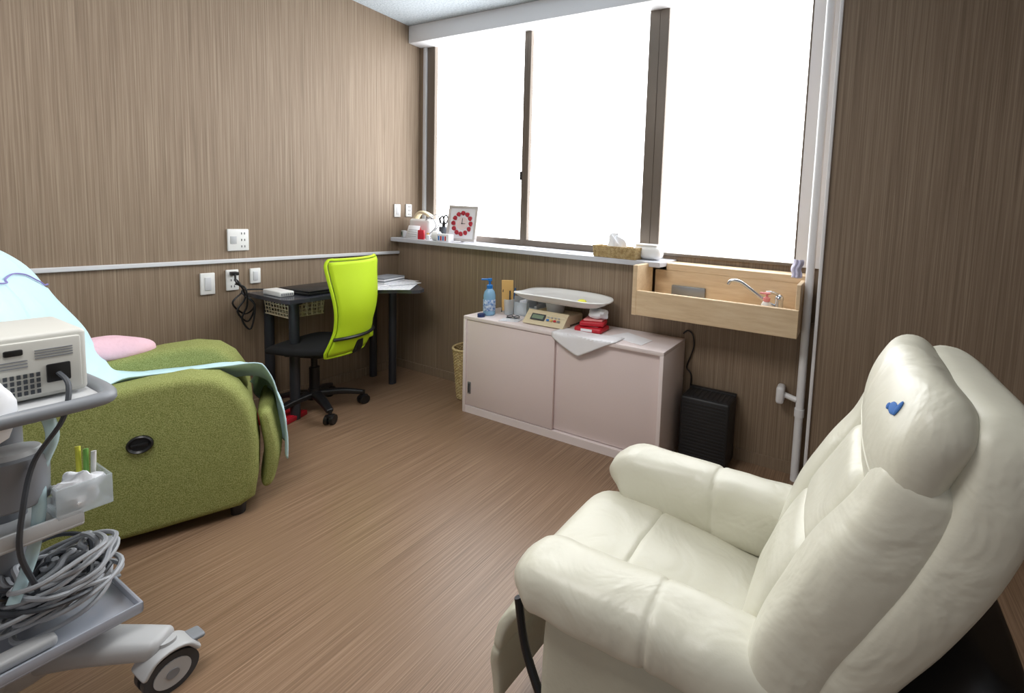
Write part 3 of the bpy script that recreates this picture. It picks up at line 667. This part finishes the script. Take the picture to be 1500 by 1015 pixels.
for y in(.69,1.08):
    B().tube([(-.64,y,.40),(-.60,y-.01,.28),(-.5,y-.02,.15),(-.40,y,.08),(-.3,y,.05)],.009,10).obj("frame_rod",M_blackmetal,lr,world=True)
b=B();b.lathe([(.25,0),(.25,.02),(.23,.03),(.06,.04),(.05,.2)],(-.22,.89,0),40);b.obj("swivel_base",M_blackmetal,lr,world=True)
b=B();b.loft([(.05,.89,.12),(.12,.89,.30),(.165,.89,.48),(.235,.89,.64)],(0,1,0),[.48,.49,.48,.44],[.16,.18,.16,.12],.03);b.obj("rear_black_block",M_black,lr,world=True)  # plain black block behind and below the backrest
lr.location=(-.28+.02,.89+.035,0)
# ---------------------------------------------------------------- medical cart
mc=thing("medical_cart","grey wheeled medical equipment cart with shelf and tray","medical cart",(-1.78,.28,0))
b=B();b.cyl((-1.78,.27,.1),(-1.78,.27,.8),.03,n=24);b.obj("column",M_grey,mc,world=True)
ends=[(-1.52,.445),(-1.98,.42),(-1.56,.08),(-1.98,.08)]
b=B()
for ex,ey in ends:
    d=Vector((ex+1.78,ey-.26,0)).normalized();s_=Vector((-d.y,d.x,0))
    b.loft([(-1.78+d.x*.03,.26+d.y*.03,.13),((ex-1.78)/2,(ey+.26)/2,.135),(ex,ey,.12)],s_,[.10,.085,.07],[.07,.065,.055],.02,n=2.8)
b.lathe([(.09,.09),(.1,.1),(.1,.15),(.06,.17)],(-1.78,.26,0),32);b.obj("base",M_lgrey,mc,world=True,smooth=60)
for i,(ex,ey) in enumerate(ends):
    c=B();R_=.05
    c.cyl((ex+.008,ey,R_),(ex+.028,ey,R_),R_,n=36);c.cyl((ex-.028,ey,R_),(ex-.008,ey,R_),R_,n=36)
    c.mat(1).cyl((ex-.031,ey,R_),(ex+.031,ey,R_),.034,n=28);c.mat(2).cyl((ex-.033,ey,R_),(ex+.033,ey,R_),.012,n=20)
    c.mat(1).cyl((ex,ey,.06),(ex,ey,.13),.018,n=16);c.loft([(ex,ey-.05,.075),(ex,ey-.03,.105),(ex,ey,.115),(ex,ey+.03,.105),(ex,ey+.05,.075)],(1,0,0),.075,.014,.006)
    c.mat(3).loft([(ex,ey+.035,.10),(ex,ey+.065,.095)],(1,0,0),.05,.014,.005)
    c.obj("caster",[M_dgrey,M_lgrey,M_grey,M_grey],mc,world=True)
zs=.198
b=B();b.box(-1.98,-1.575,.03,.425,zs,zs+.012,.01);b.box(-1.98,-1.575,.03,.04,zs+.005,zs+.03,.004);b.box(-1.98,-1.575,.417,.425,zs+.005,zs+.03,.004);b.box(-1.583,-1.575,.03,.425,zs+.005,zs+.03,.004);b.obj("lower_shelf",M_tray,mc,world=True)
b=B();b.box(-1.98,-1.62,.04,.385,.765,.785,.01,3);b.obj("top_tray",M_lgrey,mc,world=True)
b=B();b.tube([(-1.95,.39,.775),(-1.75,.40,.775),(-1.63,.395,.775),(-1.595,.36,.775),(-1.59,.2,.775),(-1.59,.05,.775)],.016,12);b.obj("handle",M_grey,mc,world=True)
mo=thing("vital_signs_monitor","white medical monitor seen from the rear with ports on the cart","medical monitor",(-1.75,.22,.785))
b=B();b.box(-1.88,-1.66,.06,.375,.79,.94,.010,3);b.obj("case",M_monitor,mo,world=True)
b=B();b.box(-1.662,-1.652,.08,.365,.80,.927,.005);b.obj("rear_panel",M_monitor,mo,world=True)
for y0,y1,z0,z1 in((.314,.348,.825,.868),(.26,.285,.898,.912),(.215,.245,.898,.912)):
    B().box(-1.654,-1.648,y0,y1,z0,z1,.003).obj("socket",M_black,mo,world=True)
b=B()
for k in range(14):
    for r in range(4):b.box(-1.654,-1.6495,.19+k*.0085,.195+k*.0085,.806+r*.013,.815+r*.013)
b.obj("vent_slots",M_dgrey,mo,world=True)
b=B()
for k in range(4):b.box(-1.654,-1.650,.30,.352,.885+k*.006,.887+k*.006)
for k in range(3):b.box(-1.654,-1.650,.22,.29,.870+k*.007,.872+k*.007)
b.obj("print_line",M_grey,mo,world=True)
t=thing("clear_bin","clear plastic side bin on the cart holding tissue and markers","plastic bin",(-1.68,.36,.5))
b=B();b.box(-1.73,-1.62,.31,.395,.50,.505,.003);b.box(-1.625,-1.62,.31,.395,.50,.575,.002);b.box(-1.73,-1.62,.39,.395,.50,.575,.002);b.box(-1.73,-1.62,.31,.315,.50,.575,.002);b.obj("bin",M_clear,t,world=True)
B().ball((-1.655,.35,.545),.03,.036,.045,30,amp=.5,fr=45).obj("gauze_roll",M_tissue,None,"rolled white gauze lying in the clear cart bin","gauze")
for i,(m,y) in enumerate([(M_yellow,.362),(mat("green_plastic",(130,190,90),.4),.372),(M_plastic,.382)]):
    B().cyl((-1.70,y,.515),(-1.72+.01*i,y+.004,.63-.008*i),.0045,n=10).obj("marker_pen",m,None,"marker pen standing in the cart bin","pen",group="markers in the cart bin")
t=thing("canister","grey plastic canister clipped to the cart column","canister",(-1.68,.265,.56))
B().lathe([(.045,.55),(.05,.555),(.052,.64),(.054,.645),(.054,.665),(.045,.67)],(-1.68,.265,0),28).obj("body",M_grey,t,world=True)
B().lathe([(.045,.67),(.04,.68),(.015,.685)],(-1.68,.265,0),28).obj("lid",M_lgrey,t,world=True)
t=thing("small_tray","light grey lower accessory tray on the cart","tray",(-1.74,.25,.49))
b=B();b.box(-1.82,-1.62,.1,.35,.47,.482,.005,3);b.box(-1.63,-1.62,.1,.35,.475,.51,.004);b.box(-1.82,-1.62,.342,.35,.475,.51,.004);b.obj("shelf_tray",M_lgrey,t,world=True)
b=B();b.tube([(-1.66,.31,.76),(-1.64,.315,.70),(-1.66,.30,.62),(-1.64,.29,.52),(-1.66,.28,.42),(-1.64,.25,.34)],.010,12);b.obj("air_hose",M_hose,None,"pale translucent air hose hanging down the cart","hose")
b=B();b.tube([(-1.648,.33,.845),(-1.61,.335,.82),(-1.59,.32,.75),(-1.62,.285,.66),(-1.61,.265,.56),(-1.62,.26,.46),(-1.64,.28,.36),(-1.66,.30,.26)],.0045,8);b.obj("monitor_cable",M_dgrey,None,"dark power cable hanging from the monitor","cable")
B().ball((-1.62,.235,.79),.03,.035,.07,20,amp=.5,fr=20).obj("white_cloth",M_tissue,None,"crumpled white cloth hanging over the cart tray","cloth")
random.seed(11)
for c in range(8):
    b=B();pts=[];cx,cy=-1.70,.322;ph=random.random()*6
    for k in range(46):
        a=k*.62+ph;r=.045+.032*math.sin(k*.37+c)+random.uniform(-.014,.014)
        pts.append((cx+r*1.15*math.cos(a)+.014*math.sin(c),cy+r*1.05*math.sin(a)+.012*math.cos(c*2),.245+.012*c+.055*(k/46)+.026*math.sin(a*1.0+c)))
    b.tube(pts,.0055,7,k=4);b.obj("coiled_cable",M_dgrey if c%3==2 else M_cable,None,"coiled grey equipment cable piled on the cart shelf" if c%3!=2 else "coiled dark equipment cable piled on the cart shelf","cable",group="cables on the cart shelf")
b=B();b.box(-1.65,-1.605,.12,.30,.211,.236,.008,3);b.obj("probe_case",M_lgrey,None,"small grey plastic case on the lower cart shelf","case")
# ---------------------------------------------------------------- lights
w=bpy.data.worlds.new("world");S.world=w;w.use_nodes=True
w.node_tree.nodes["Background"].inputs[0].default_value=(.98,.97,1,1);w.node_tree.nodes["Background"].inputs[1].default_value=.35
def area(name,loc,rot,sx,sy,e,c=(1,1,1)):
    l=bpy.data.lights.new(name,'AREA');l.shape='RECTANGLE';l.size=sx;l.size_y=sy;l.energy=e;l.color=c
    o=bpy.data.objects.new(name,l);COL.objects.link(o);o.location=loc;o.rotation_euler=rot;return o
area("ceiling_fill",(-1.4,.2,2.6),(0,0,0),1.2,.8,33,(1,.97,.93))  # unseen fill lamp added under the ceiling to brighten camera-facing sides
# ---------------------------------------------------------------- camera
fw=Vector((-.4053,.9107,-.0773)).normalized()
rt=Vector((.9108,.4099,.0502));rt=(rt-fw*rt.dot(fw)).normalized();up=rt.cross(fw)
cam=bpy.data.cameras.new("camera");co=bpy.data.objects.new("camera",cam);COL.objects.link(co)
m=Matrix((rt,up,-fw)).transposed().to_4x4();m.translation=Vector((0,0,1.27));co.matrix_world=m
cam.sensor_width=36;cam.sensor_fit='HORIZONTAL';cam.lens=631/1500*36
cam.shift_x=-.14;cam.shift_y=-.0917;cam.clip_start=.02
S.camera=co
S.view_settings.view_transform='Standard';S.view_settings.look='None'
S.view_settings.exposure=0.05
